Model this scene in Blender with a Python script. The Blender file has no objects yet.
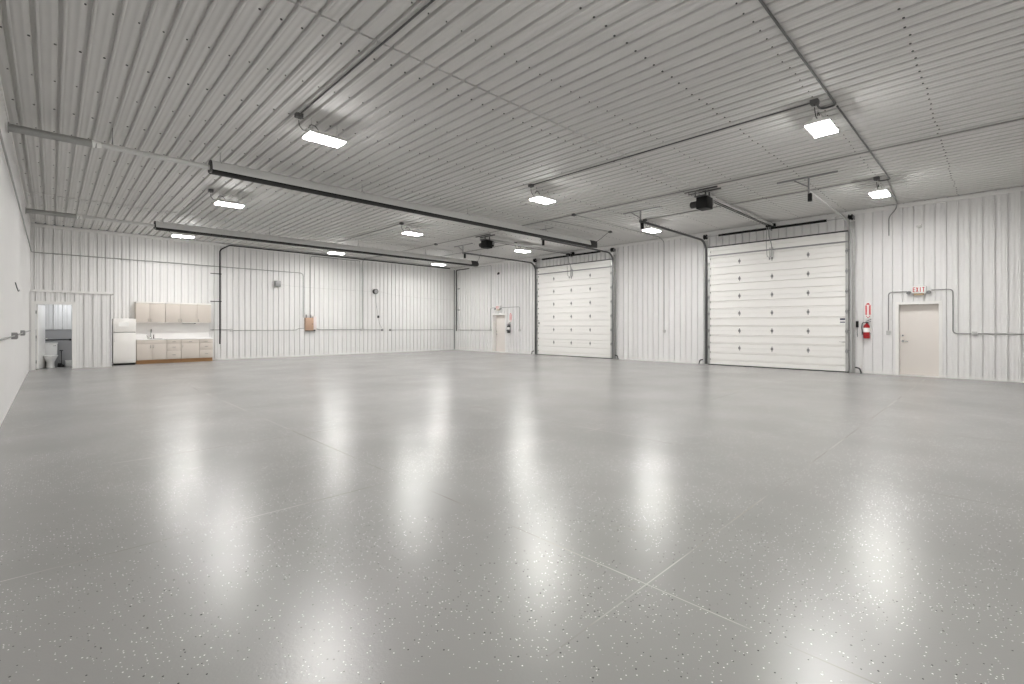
import bpy, bmesh, math, random
from mathutils import Vector, Matrix
random.seed(7)
SC = bpy.context.scene
COL = SC.collection
PI = math.pi

# ------------------------------------------------------------------ camera, world, exposure
EYE = 1.391
cam_d = bpy.data.cameras.new('camera')
cam_d.sensor_width = 36.0
cam_d.lens = 472.6 * 36.0 / 1024.0
cam_d.shift_y = -15.6 / 1024.0
cam_d.clip_start = 0.05
cam = bpy.data.objects.new('camera', cam_d)
cam.location = (0, 0, EYE)
cam.rotation_euler = (PI / 2, 0, -math.radians(44.265))
COL.objects.link(cam)
SC.camera = cam

w = bpy.data.worlds.new('world')
w.use_nodes = True
w.node_tree.nodes['Background'].inputs[0].default_value = (0.75, 0.8, 0.9, 1)
w.node_tree.nodes['Background'].inputs[1].default_value = 0.15
SC.world = w

SC.view_settings.view_transform = 'Standard'
SC.view_settings.look = 'None'
SC.view_settings.gamma = 1.0
SC.view_settings.use_curve_mapping = False
SC.view_settings.exposure = 0.0
LAMP_POWER = 200.0          # radiance of the lenses of the high-bay lamps
SC.cycles.max_bounces = 10
SC.cycles.diffuse_bounces = 7
SC.cycles.glossy_bounces = 4
SC.cycles.sample_clamp_indirect = 8.0
SC.cycles.caustics_reflective = False
SC.cycles.caustics_refractive = False

# room (metres): X to the right along the far wall, Y into the room
XL, XR, YF, YB, H = -0.516, 17.288, -0.84, 22.67, 4.88
PITCH = 0.22865

# ------------------------------------------------------------------ materials
def nodes_of(m):
    return m.node_tree.nodes, m.node_tree.links

def mat(name, col, rough=0.5, metal=0.0, spec=0.5, noise=0.0, nscale=8.0, coat=0.0):
    m = bpy.data.materials.new(name)
    m.use_nodes = True
    n, l = nodes_of(m)
    b = n['Principled BSDF']
    b.inputs['Roughness'].default_value = rough
    b.inputs['Metallic'].default_value = metal
    b.inputs['Specular IOR Level'].default_value = spec
    b.inputs['Coat Weight'].default_value = coat
    c = (*col, 1)
    b.inputs['Base Color'].default_value = c
    if noise:
        tc = n.new('ShaderNodeTexCoord')
        tx = n.new('ShaderNodeTexNoise')
        tx.inputs['Scale'].default_value = nscale
        tx.inputs['Detail'].default_value = 4
        mx = n.new('ShaderNodeMix')
        mx.data_type = 'RGBA'
        mx.inputs[6].default_value = tuple(v * (1 - noise) for v in col) + (1,)
        mx.inputs[7].default_value = tuple(min(1, v * (1 + noise)) for v in col) + (1,)
        l.new(tc.outputs['Object'], tx.inputs['Vector'])
        l.new(tx.outputs['Fac'], mx.inputs[0])
        l.new(mx.outputs[2], b.inputs['Base Color'])
    return m

def emit(name, col, power):
    m = bpy.data.materials.new(name)
    m.use_nodes = True
    b = m.node_tree.nodes['Principled BSDF']
    b.inputs['Base Color'].default_value = (0.9, 0.9, 0.9, 1)
    b.inputs['Emission Color'].default_value = (*col, 1)
    b.inputs['Emission Strength'].default_value = power
    return m

M = {}
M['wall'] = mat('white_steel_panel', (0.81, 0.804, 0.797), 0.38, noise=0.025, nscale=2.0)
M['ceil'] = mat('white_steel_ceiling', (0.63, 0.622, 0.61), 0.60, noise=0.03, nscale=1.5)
M['screw'] = mat('screw_head', (0.06, 0.06, 0.06), 0.5)
M['trim'] = mat('white_trim', (0.82, 0.815, 0.80), 0.35)
M['galv'] = mat('galvanised_steel', (0.52, 0.52, 0.51), 0.38, 0.75, noise=0.15, nscale=14)
M['emt'] = mat('steel_conduit', (0.34, 0.34, 0.33), 0.42, 0.6)
M['dkemt'] = mat('dark_conduit', (0.12, 0.12, 0.12), 0.5, 0.3)
M['black'] = mat('black_paint', (0.012, 0.012, 0.012), 0.6, spec=0.25)
M['track'] = mat('shaded_track_steel', (0.13, 0.13, 0.13), 0.45, 0.4)  # channel steel darkened for the slab edge shadow and the rollers
M['iron'] = mat('black_iron_pipe', (0.025, 0.025, 0.026), 0.5, 0.2)
M['dark'] = mat('dark_plastic', (0.035, 0.035, 0.035), 0.5)
M['grey'] = mat('grey_metal', (0.30, 0.30, 0.30), 0.45, 0.3)
M['lgrey'] = mat('light_grey_metal', (0.55, 0.55, 0.54), 0.45, 0.2)
M['alu'] = mat('aluminised_hood', (0.66, 0.66, 0.65), 0.4, 0.25, noise=0.06, nscale=5)
M['ventpipe'] = mat('galvanised_vent', (0.40, 0.40, 0.39), 0.4, 0.6, noise=0.1, nscale=6)
M['door'] = mat('white_door_steel', (0.90, 0.89, 0.865), 0.36, noise=0.015, nscale=3)
M['mandoor'] = mat('cream_door_paint', (0.80, 0.755, 0.715), 0.42, noise=0.02, nscale=2)
M['frame'] = mat('white_door_frame', (0.86, 0.85, 0.83), 0.4)
M['white'] = mat('white_plastic', (0.88, 0.88, 0.86), 0.35)
M['porc'] = mat('white_porcelain', (0.86, 0.86, 0.85), 0.15)
M['fridge'] = mat('white_fridge_enamel', (0.84, 0.82, 0.79), 0.18)
M['cab'] = mat('beige_cabinet', (0.66, 0.60, 0.54), 0.42, noise=0.03, nscale=3)
M['cabwhite'] = mat('white_cabinet_edge', (0.86, 0.84, 0.81), 0.4)
M['kick'] = mat('brown_wood_plinth', (0.42, 0.23, 0.10), 0.55, noise=0.2, nscale=9)
M['counter'] = mat('white_laminate', (0.88, 0.87, 0.86), 0.3)
M['chrome'] = mat('brushed_chrome', (0.6, 0.6, 0.6), 0.22, 1.0)
M['red'] = mat('red_paint', (0.36, 0.010, 0.014), 0.3)
M['redtext'] = mat('red_lettering', (0.66, 0.03, 0.04), 0.45)
M['blue'] = mat('dark_blue_print', (0.012, 0.014, 0.06), 0.4)
M['tan'] = mat('tan_panel_cover', (0.50, 0.335, 0.24), 0.5, noise=0.06, nscale=10)
M['pinkw'] = mat('pale_pink_panel', (0.82, 0.74, 0.73), 0.45)
M['drywall'] = mat('grey_drywall', (0.42, 0.42, 0.43), 0.6, noise=0.03, nscale=2)
M['amber'] = mat('amber_plastic', (0.45, 0.33, 0.20), 0.35)
M['lens'] = emit('lamp_lens', (1.0, 0.985, 0.96), LAMP_POWER)
M['dome'] = emit('restroom_lamp_dome', (0.92, 0.96, 1.0), 30.0)

def floor_material():
    m = bpy.data.materials.new('grey_flake_epoxy')
    m.use_nodes = True
    n, l = nodes_of(m)
    b = n['Principled BSDF']
    tc = n.new('ShaderNodeTexCoord')
    def math_(op, a, b_=None, clamp=False):
        x = n.new('ShaderNodeMath'); x.operation = op; x.use_clamp = clamp
        for i, v in enumerate((a, b_)):
            if v is None: continue
            if isinstance(v, (int, float)): x.inputs[i].default_value = v
            else: l.new(v, x.inputs[i])
        return x.outputs[0]
    def noise(scale, det=3, rough=0.5):
        x = n.new('ShaderNodeTexNoise')
        x.inputs['Scale'].default_value = scale; x.inputs['Detail'].default_value = det
        x.inputs['Roughness'].default_value = rough
        l.new(tc.outputs['Object'], x.inputs['Vector'])
        return x.outputs['Fac']
    def ramp(v, lo, hi):
        x = n.new('ShaderNodeMapRange'); x.inputs[1].default_value = lo; x.inputs[2].default_value = hi
        l.new(v, x.inputs[0]); return x.outputs[0]
    def mix(f, a, c):
        x = n.new('ShaderNodeMix'); x.data_type = 'RGBA'
        l.new(f, x.inputs[0])
        for i, v in ((6, a), (7, c)):
            if isinstance(v, tuple): x.inputs[i].default_value = (*v, 1)
            else: l.new(v, x.inputs[i])
        return x.outputs[2]
    base = mix(ramp(noise(0.55, 4), 0.3, 0.7), (0.28, 0.276, 0.270), (0.335, 0.330, 0.323))
    # flakes: cells of a Voronoi, a few of them coloured, thicker where the broadcast was heavier
    def flakes(scale, rnd_lo, size, seed):
        mp = n.new('ShaderNodeMapping'); mp.inputs['Location'].default_value = (seed, seed * 1.7, 0)
        l.new(tc.outputs['Object'], mp.inputs['Vector'])
        v = n.new('ShaderNodeTexVoronoi'); v.voronoi_dimensions = '2D'
        v.inputs['Scale'].default_value = scale
        l.new(mp.outputs[0], v.inputs['Vector'])
        sep = n.new('ShaderNodeSeparateColor'); l.new(v.outputs['Color'], sep.inputs[0])
        dens = ramp(noise(1.1, 3), 0.32, 0.68)
        thr = math_('SUBTRACT', 1.0, math_('MULTIPLY', dens, 1 - rnd_lo))
        pick = math_('GREATER_THAN', sep.outputs[0], thr)
        rad = math_('MULTIPLY', sep.outputs[1], size)
        near = math_('LESS_THAN', v.outputs['Distance'], math_('ADD', rad, size * 0.35))
        return math_('MULTIPLY', pick, near)
    base = mix(flakes(62.0, 0.77, 0.16, 3.1), base, (0.86, 0.86, 0.84))
    base = mix(flakes(55.0, 0.91, 0.17, 11.3), base, (0.035, 0.035, 0.035))
    # sawn control joints
    sx = n.new('ShaderNodeSeparateXYZ'); l.new(tc.outputs['Object'], sx.inputs[0])
    def joint(coord, offset, step, wd):
        a = math_('ADD', math_('SUBTRACT', coord, offset), step * 50.5)
        a = math_('MODULO', a, step)
        a = math_('ABSOLUTE', math_('SUBTRACT', a, step * 0.5))
        return math_('LESS_THAN', a, wd)
    jx = joint(sx.outputs[0], 2.30, 2.97, 0.004)
    jy = joint(sx.outputs[1], 1.32, 2.47, 0.004)
    j = math_('MAXIMUM', jx, jy)
    vis = ramp(noise(0.9, 3), 0.40, 0.56)
    j = math_('MULTIPLY', j, vis)
    jc = mix(ramp(noise(0.7, 1), 0.45, 0.55), (0.50, 0.49, 0.46), (0.20, 0.18, 0.16))
    base = mix(j, base, jc)
    # a few brown scuffs
    st = math_('MULTIPLY', ramp(noise(0.8, 2), 0.68, 0.78), ramp(noise(14, 5, 0.7), 0.5, 0.62))
    base = mix(math_('MULTIPLY', st, 0.6), base, (0.20, 0.16, 0.11))
    l.new(base, b.inputs['Base Color'])
    rg = n.new('ShaderNodeMapRange'); rg.inputs[1].default_value = 0.3; rg.inputs[2].default_value = 0.7
    rg.inputs[3].default_value = 0.255; rg.inputs[4].default_value = 0.273
    l.new(noise(1.3, 4), rg.inputs[0]); l.new(rg.outputs[0], b.inputs['Roughness'])
    b.inputs['Specular IOR Level'].default_value = 0.5
    bp = n.new('ShaderNodeBump'); bp.inputs['Strength'].default_value = 0.22; bp.inputs['Distance'].default_value = 0.004
    l.new(noise(70, 3, 0.6), bp.inputs['Height']); l.new(bp.outputs[0], b.inputs['Normal'])
    return m
M['floor'] = floor_material()

# ------------------------------------------------------------------ mesh helpers
ORIGIN = {}

def root_origin(o):
    while o.parent: o = o.parent
    return ORIGIN.get(o.name, Vector((0, 0, 0)))

class MB:
    """collects shapes in room coordinates; build() links them as ONE mesh object"""
    def __init__(self): self.bm = bmesh.new()
    def face(self, vs):
        try: self.bm.faces.new(vs)
        except ValueError: pass
    def box(self, x0, x1, y0, y1, z0, z1, bev=0.0):
        if x0 > x1: x0, x1 = x1, x0
        if y0 > y1: y0, y1 = y1, y0
        if z0 > z1: z0, z1 = z1, z0
        r = bmesh.ops.create_cube(self.bm, size=1.0)
        vs = r['verts']
        for v in vs:
            v.co = Vector(((x0 + x1) / 2 + v.co.x * (x1 - x0), (y0 + y1) / 2 + v.co.y * (y1 - y0), (z0 + z1) / 2 + v.co.z * (z1 - z0)))
        if bev > 0:
            bev = min(bev, 0.45 * min(x1 - x0, y1 - y0, z1 - z0))
            es = list({e for v in vs for e in v.link_edges})
            bmesh.ops.bevel(self.bm, geom=es, offset=bev, segments=2, affect='EDGES', profile=0.5)
        return self
    def bar(self, p, q, wd, ht=None, up=(0, 0, 1)):
        """a square bar from p to q"""
        ht = ht or wd
        p, q = Vector(p), Vector(q); d = (q - p).normalized()
        u = Vector(up)
        if abs(d.dot(u)) > 0.95: u = Vector((1, 0, 0))
        s = d.cross(u).normalized(); u = s.cross(d).normalized()
        rings = []
        for c in (p, q):
            rings.append([self.bm.verts.new(c + s * a * wd / 2 + u * b * ht / 2) for a, b in ((-1, -1), (1, -1), (1, 1), (-1, 1))])
        a, b = rings
        for i in range(4): self.face([a[i], a[(i + 1) % 4], b[(i + 1) % 4], b[i]])
        self.face(a[::-1]); self.face(b)
        return self
    def cyl(self, p, q, r0, r1=None, n=14):
        r1 = r0 if r1 is None else r1
        p, q = Vector(p), Vector(q); d = (q - p).normalized()
        u = Vector((0, 0, 1)) if abs(d.z) < 0.9 else Vector((1, 0, 0))
        s = d.cross(u).normalized(); u = s.cross(d)
        R = []
        for c, r in ((p, r0), (q, r1)):
            R.append([self.bm.verts.new(c + (s * math.cos(2 * PI * i / n) + u * math.sin(2 * PI * i / n)) * r) for i in range(n)])
        a, b = R
        for i in range(n): self.face([a[i], a[(i + 1) % n], b[(i + 1) % n], b[i]])
        self.face(a[::-1]); self.face(b)
        return self
    def pipe(self, pts, r, bend=0.0, n=8, seg=5):
        pts = [Vector(p) for p in pts]
        path = [pts[0]]
        for i in range(1, len(pts) - 1):
            a, b, c = pts[i - 1], pts[i], pts[i + 1]
            if bend > 0:
                t = min(bend, 0.45 * (a - b).length, 0.45 * (c - b).length)
                p0 = b + (a - b).normalized() * t; p1 = b + (c - b).normalized() * t
                for k in range(seg + 1):
                    f = k / seg
                    path.append((1 - f) ** 2 * p0 + 2 * f * (1 - f) * b + f * f * p1)
            else: path.append(b)
        path.append(pts[-1])
        d = (path[1] - path[0]).normalized()
        u = Vector((0, 0, 1)) if abs(d.z) < 0.9 else Vector((1, 0, 0))
        s = d.cross(u).normalized()
        prev = None; first = None
        for i, c in enumerate(path):
            if i == 0: t = path[1] - path[0]
            elif i == len(path) - 1: t = path[-1] - path[-2]
            else: t = (path[i + 1] - path[i]).normalized() + (path[i] - path[i - 1]).normalized()
            t.normalize()
            s = (s - t * s.dot(t)).normalized(); u = t.cross(s)
            ring = [self.bm.verts.new(c + (s * math.cos(2 * PI * k / n) + u * math.sin(2 * PI * k / n)) * r) for k in range(n)]
            if prev:
                for k in range(n): self.face([prev[k], prev[(k + 1) % n], ring[(k + 1) % n], ring[k]])
            else: first = ring
            prev = ring
        self.face(first[::-1]); self.face(prev)
        return self
    def prism(self, poly, fn, v0, v1):
        """closed polygon (u, d) extruded along v; fn maps (u, d, v) to room coordinates"""
        a = [self.bm.verts.new(fn(u, d, v0)) for u, d in poly]
        b = [self.bm.verts.new(fn(u, d, v1)) for u, d in poly]
        n = len(poly)
        for i in range(n): self.face([a[i], a[(i + 1) % n], b[(i + 1) % n], b[i]])
        self.face(a[::-1]); self.face(b)
        return self
    def lathe(self, c, prof, n=20, sx=1.0, sy=1.0):
        c = Vector(c); prev = None
        for i, (r, z) in enumerate(prof):
            ring = [self.bm.verts.new(c + Vector((sx * r * math.cos(2 * PI * k / n), sy * r * math.sin(2 * PI * k / n), z))) for k in range(n)]
            if prev:
                for k in range(n): self.face([prev[k], prev[(k + 1) % n], ring[(k + 1) % n], ring[k]])
            else: self.face(ring[::-1])
            prev = ring
        self.face(prev)
        return self
    def hexdot(self, x, y, z, r, h):
        vs = [self.bm.verts.new((x + r * math.cos(PI * k / 3), y + r * math.sin(PI * k / 3), z - h)) for k in range(6)]
        ws = [self.bm.verts.new((x + r * math.cos(PI * k / 3), y + r * math.sin(PI * k / 3), z)) for k in range(6)]
        self.face(vs)
        for k in range(6): self.face([vs[k], ws[k], ws[(k + 1) % 6], vs[(k + 1) % 6]])
        return self
    def build(self, name, material, parent=None, mats=None, recalc=True):
        bm = self.bm
        if recalc: bmesh.ops.recalc_face_normals(bm, faces=bm.faces)
        me = bpy.data.meshes.new(name)
        o = bpy.data.objects.new(name, me)
        if parent is not None:
            o.parent = parent
            org = root_origin(parent)
        else:
            xs = [v.co for v in bm.verts]
            org = Vector(((min(p.x for p in xs) + max(p.x for p in xs)) / 2, (min(p.y for p in xs) + max(p.y for p in xs)) / 2, min(p.z for p in xs)))
            o.location = org
            ORIGIN[o.name] = org
        for v in bm.verts: v.co -= org
        bm.to_mesh(me); bm.free()
        for p in me.polygons: p.use_smooth = True
        me.set_sharp_from_angle(angle=math.radians(32))
        for m in (mats or [material]): me.materials.append(m)
        COL.objects.link(o)
        return o

def tag(o, label, cat, group=None, kind=None):
    o['label'] = label
    o['category'] = cat
    if group: o['group'] = group
    if kind: o['kind'] = kind
    return o

def thing(name, label, cat, loc, group=None, kind=None):
    o = bpy.data.objects.new(name, None)
    o.empty_display_size = 0.1
    COL.objects.link(o)
    o.location = loc
    ORIGIN[o.name] = Vector(loc)
    return tag(o, label, cat, group, kind)

def copy_tree(o, parent=None, offset=None):
    c = o.copy(); COL.objects.link(c)
    if parent is not None: c.parent = parent
    if offset is not None:
        c.location = o.location + Vector(offset)
        ORIGIN[c.name] = Vector(c.location)
    for ch in list(o.children): copy_tree(ch, c)
    return c

# ------------------------------------------------------------------ ribbed sheet
def rib_profile(u0, u1, phase, hr=0.042, hm=0.003, gw=0.017, hb=0.007):
    pts = {round(u0, 5): None, round(u1, 5): None}
    k0 = int(math.floor((u0 - phase) / PITCH)) - 1
    k1 = int(math.ceil((u1 - phase) / PITCH)) + 1
    bps = []
    for k in range(k0, k1 + 1):
        c = phase + k * PITCH
        bps += [(c - gw - 0.004, 0), (c - gw, -hr), (c + gw, -hr), (c + gw + 0.004, 0), (c + gw + 0.006, 0), (c + gw + 0.013, hb), (c + gw + 0.024, hb), (c + gw + 0.034, 0)]
        for f in (1 / 3, 2 / 3):
            m = c + PITCH * f
            bps += [(m - 0.020, 0), (m - 0.011, hm), (m + 0.011, hm), (m + 0.020, 0)]
    def h(u):
        for (a, ha), (b, hb) in zip(bps, bps[1:]):
            if a <= u <= b: return ha + (hb - ha) * (u - a) / (b - a) if b > a else ha
        return 0
    out = [(u0, h(u0))] + [p for p in bps if u0 < p[0] < u1] + [(u1, h(u1))]
    return out

def ribbed(mb, fn, u0, u1, v0, v1, phase, thick=0.22, **kw):
    prof = rib_profile(u0, u1, phase, **kw)
    mb.prism(prof + [(u1, -thick), (u0, -thick)], fn, v0, v1)

fR = lambda u, d, v: (XR - d, u, v)
fB = lambda u, d, v: (u, YB - d, v)
fL = lambda u, d, v: (XL + d, u, v)
fF = lambda u, d, v: (u, YF + d, v)
PH_R, PH_B, PH_L, PH_C = 0.016, 0.03, 0.05, 0.0765

def struct(o, label, cat): return tag(o, label, cat, kind='structure')

# floor
mb = MB(); mb.box(XL - 0.22, XR + 0.30, YF - 0.22, YB + 0.22, -0.15, 0.0)
f = mb.build('floor', M['floor'])
# the material's joints use object coordinates that equal room coordinates
org = f.location.copy()
for v in f.data.vertices: v.co += org
f.location = (0, 0, 0)
struct(f, 'glossy grey epoxy floor with scattered white and black flakes', 'floor')

# walls: near and far walk doors are openings in the wall on the right
ND = (1.08, 1.97)      # walk door beside the larger overhead door
FD = (18.23, 19.23)    # walk door near the far corner
DH = 2.03
mb = MB()
edges = [YF, ND[0], ND[1], FD[0], FD[1], YB]
for i in range(5):
    a, b = edges[i], edges[i + 1]
    ribbed(mb, fR, a, b, DH if i in (1, 3) else 0.0, H, PH_R, 0.28)
struct(mb.build('wall_right', M['wall']), 'white ribbed steel wall holding the overhead doors and walk doors', 'wall')
mb = MB(); ribbed(mb, fB, XL, XR, 0, H, PH_B)
struct(mb.build('wall_back', M['wall']), 'white ribbed steel wall behind the kitchen cabinets', 'wall')
mb = MB(); ribbed(mb, fL, YF, YB, 0, H, PH_L)
struct(mb.build('wall_left', M['wall']), 'white ribbed steel wall at the left edge of the picture', 'wall')
mb = MB(); ribbed(mb, fF, XL, XR, 0, H, 0.02)
struct(mb.build('wall_front', M['wall']), 'white ribbed steel wall behind the viewpoint', 'wall')

# ceiling: sheets 6.13 m long, lapped at their ends, screws in rows
mb = MB()
laps = [YF, 5.29, 11.42, 17.55, YB]
for i in range(4):
    drop = 0.010 * (i % 2)
    fn = lambda u, d, v, dr=drop: (u, v, H - dr - d)
    ribbed(mb, fn, XL, XR, laps[i], laps[i + 1] - (0.02 if i < 3 else 0), PH_C, 0.2, hm=0.004, gw=0.018)
mb.box(XL - 0.2, XR + 0.25, YF - 0.2, YB + 0.2, H + 0.2, H + 0.26)
nfaces = len(mb.bm.faces)
y = 0.73
rows = []
while y < YB:
    rows.append(y); y += 1.226
k = -2
while PH_C + k * PITCH < XR - 0.05:
    x = PH_C + k * PITCH - 0.042
    if x > XL + 0.05:
        for i, yy in enumerate(rows):
            lo = 0.010 if (laps[1] < yy < laps[2] or yy > laps[3]) else 0.0
            mb.hexdot(x, yy + random.uniform(-0.02, 0.02), H - lo + 0.002, 0.010 if i % 2 else 0.014, 0.012)
    k += 1
mb.bm.faces.ensure_lookup_table()
for fc in mb.bm.faces[nfaces:]: fc.material_index = 1
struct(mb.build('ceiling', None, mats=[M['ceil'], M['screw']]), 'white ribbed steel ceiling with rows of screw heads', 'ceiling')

# trims
def ltrim(name, fn, u0, u1, z0, z1, d, label):
    z0, z1, d = H - 0.125, H - 0.034, (0.012 if name == 'trim_3' else 0.045)
    mb = MB(); mb.prism([(u0, 0), (u1, 0), (u1, d), (u0, d)], fn, z0, z1)
    return struct(mb.build(name, M['trim']), label, 'trim')
ltrim('trim_1', fR, YF, YB, H - 0.105, H - 0.022, 0.034, 'flat white trim along the top of the wall with overhead doors')
ltrim('trim_2', fB, XL, XR - 0.04, H - 0.105, H - 0.022, 0.034, 'flat white trim along the top of the kitchen wall')
ltrim('trim_3', fL, YF, YB - 0.04, H - 0.105, H - 0.022, 0.034, 'flat white trim along the top of the wall at the left edge')
mb = MB()
for a, b in ((YF, ND[0] - 0.07), (ND[1] + 0.07, 2.88), (7.60, 11.22), (16.14, FD[0] - 0.06), (FD[1] + 0.06, YB)):
    mb.prism([(a, 0), (b, 0), (b, 0.030), (a, 0.030)], fR, 0, 0.055)
struct(mb.build('baseboard_right', M['trim']), 'low white base trim below the overhead door wall', 'baseboard')
mb = MB(); mb.prism([(4.75, 0), (XR - 0.035, 0), (XR - 0.035, 0.030), (4.75, 0.030)], fB, 0, 0.055)
struct(mb.build('baseboard_back', M['trim']), 'low white base trim below the wall with the tan electrical box', 'baseboard')
mb = MB(); mb.prism([(YF + 0.03, 0), (21.34, 0), (21.34, 0.006), (YF + 0.03, 0.006)], fL, 0, 0.055)
struct(mb.build('baseboard_left', M['trim']), 'low white base trim at the foot of the left edge wall', 'baseboard')
mb = MB(); mb.box(XR - 0.05, XR - 0.004, YB - 0.05, YB - 0.004, 0, H - 0.11)  # grey colour stands in for the shadow line of the corner trim
struct(mb.build('trim_4', M['grey']), 'corner strip coloured dark as trim shadow where the two far walls meet', 'trim')

# ------------------------------------------------------------------ walk doors
def walk_door(name, y0, y1, label, recess, hinge_low):
    root = thing(name, label, 'door', (XR, (y0 + y1) / 2, 0), kind='structure')
    mb = MB()
    d0, d1 = 0.032, -0.24
    for a, b in ((y0 - 0.055, y0 + 0.02), (y1 - 0.02, y1 + 0.055)):
        mb.box(XR - d0, XR - 0.002, a, b, 0, DH + 0.055)
    mb.box(XR - d0, XR - 0.002, y0 + 0.02, y1 - 0.02, DH - 0.02, DH + 0.055)
    for a, b in ((y0 + 0.001, y0 + 0.02), (y1 - 0.02, y1 - 0.001)):
        mb.box(XR - 0.002, XR + 0.24, a, b, 0, DH - 0.001)
    mb.box(XR - 0.002, XR + 0.24, y0 + 0.02, y1 - 0.02, DH - 0.02, DH - 0.001)
    mb.box(XR - 0.01, XR + 0.24, y0 + 0.02, y1 - 0.02, 0, 0.012)
    mb.build('door_frame', M['frame'], root)
    p = MB(); x = XR + recess
    p.box(x, x + 0.045, y0 + 0.024, y1 - 0.024, 0.018, DH - 0.024, 0.003)
    p.build('door_panel', M['mandoor'], root)
    hy = y1 - 0.09 if hinge_low else y0 + 0.09
    h = MB()
    h.cyl((x, hy, 0.97), (x - 0.012, hy, 0.97), 0.034, n=16)
    h.cyl((x - 0.012, hy, 0.97), (x - 0.055, hy, 0.97), 0.011)
    s = -1 if hinge_low else 1
    h.bar((x - 0.05, hy, 0.97), (x - 0.05, hy + s * 0.12, 0.965), 0.018, 0.022)
    h.cyl((x, hy, 1.13), (x - 0.018, hy, 1.13), 0.028, n=16)
    h.build('door_handle', M['chrome'], root)
    for z in (0.25, 1.05, 1.8):
        g = MB(); yy = (y0 + 0.024) if hinge_low else (y1 - 0.024)
        g.cyl((x - 0.008, yy, z - 0.05), (x - 0.008, yy, z + 0.05), 0.008)
        g.build('hinge', M['chrome'], root)
    return root
walk_door('door_1', *ND, 'cream steel walk door under the exit sign beside the fire extinguisher', 0.19, True)
walk_door('door_2', *FD, 'small distant cream walk door near the far room corner', 0.20, True)

# ------------------------------------------------------------------ overhead doors
HINGE_LABEL = 'dark steel hinge plate'
def overhead_door(name, y0, y1, label, cols):
    root = thing(name, label, 'overhead door', (XR - 0.07, (y0 + y1) / 2, 0), kind='structure')
    n, top, sh = 7, 4.28, 4.25 / 7
    xf, xb = XR - 0.090, XR - 0.026     # inner face, outer face
    for i in range(n):
        z0 = 0.03 + i * sh
        z1 = z0 + sh - 0.004
        g1, g2 = z0 + sh * 0.27, z0 + sh * 0.70
        e = 0.030; dp = 0.055
        poly = [(z0, xb), (z0, xf)]
        for g in (g1, g2):
            poly += [(g - e, xf), (g - e * 0.85, xf + dp), (g + e * 0.85, xf + dp), (g + e, xf)]
        poly += [(z1, xf), (z1, xb)]
        mb = MB()
        mb.prism(poly, lambda u, d, v: (d, v, u), y0, y1)
        s = mb.build('section', M['door'], root)
        for a, b in ((y0, y0 + 0.075), (y1 - 0.075, y1)):
            st = MB(); st.box(xf - 0.004, xb, a - 0.002, b + 0.002, z0, z1)
            st.build('end_stile', M['galv'], s)
        if i < n - 1:
            for c in cols + [y0 + 0.045, y1 - 0.045]:
                hg = MB()
                edge = c not in cols
                wd = 0.035
                hg.box(xf - 0.012, xf - 0.004, c - wd, c + wd, z1 - 0.04, z1 + 0.04, 0.003)
                hg.box(xf - 0.012, xf - 0.004, c - wd * 0.3, c + wd * 0.3, z1 - 0.085, z1 - 0.038)
                hg.box(xf - 0.012, xf - 0.004, c - wd * 0.3, c + wd * 0.3, z1 + 0.038, z1 + 0.085)
                hg.cyl((xf - 0.014, c - wd, z1), (xf - 0.014, c + wd, z1), 0.012, n=10)
                if edge:
                    yy = y0 - 0.06 if c < (y0 + y1) / 2 else y1 + 0.06
                    hg.cyl((xf - 0.02, c, z1 + 0.03), (xf - 0.02, yy, z1 + 0.03), 0.008, n=8)
                hg.build('hinge', M['grey'], s)
    mb = MB()
    mb.bar((xf - 0.022, y0 + 0.01, top - 0.33), (xf - 0.022, y1 - 0.01, top - 0.33), 0.05, 0.04)
    mb.build('strut', M['grey'], root)
    mb = MB()
    mb.bar((xf - 0.012, y0 + 0.01, top - 0.01), (xf - 0.012, y1 - 0.01, top - 0.01), 0.05, 0.035)
    mb.build('top_bar', M['dark'], root)
    mb = MB(); mb.box(xf - 0.004, xb, y0 + 0.002, y1 - 0.002, 0.0, 0.032, 0.008)
    mb.build('bottom_seal', M['black'], root)
    # arm plate where the opener's arm is bolted on
    c = (y0 + y1) / 2
    mb = MB(); mb.box(xf - 0.03, xf - 0.003, c - 0.06, c + 0.06, 3.70, 4.02)
    mb.build('arm_bracket', M['lgrey'], root)
    return root
OD1 = (3.12, 7.38); OD2 = (11.50, 15.89)
d3 = overhead_door('door_3', *OD1, 'larger and nearer white overhead door beside the red fire extinguisher', [4.18, 5.23, 6.27])
d4 = overhead_door('door_4', *OD2, 'smaller looking distant white overhead door between walk door and bare wall', [12.65, 13.72, 14.78])
# sticker and lift handle on the near door
mb = MB(); mb.box(XR - 0.0925, XR - 0.0905, 3.19, 3.36, 1.42, 1.66); st = mb.build('sticker', M['white'], d3)
mb = MB(); mb.box(XR - 0.0945, XR - 0.0925, 3.205, 3.335, 1.585, 1.635); mb.box(XR - 0.0945, XR - 0.0925, 3.205, 3.335, 1.505, 1.535)
mb.build('printed_bars', M['blue'], st)
mb = MB(); mb.box(XR - 0.10, XR - 0.09, 3.17, 3.27, 0.90, 0.935); mb.pipe([(XR - 0.10, 3.26, 0.915), (XR - 0.15, 3.26, 0.915), (XR - 0.15, 3.34, 0.93)], 0.007, 0.02)
mb.build('lift_handle', M['lgrey'], d3)
mb = MB(); mb.box(XR - 0.105, XR - 0.09, 15.70, 15.77, 1.50, 1.60, 0.003)
mb.build('slide_lock', M['grey'], d4)

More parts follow.
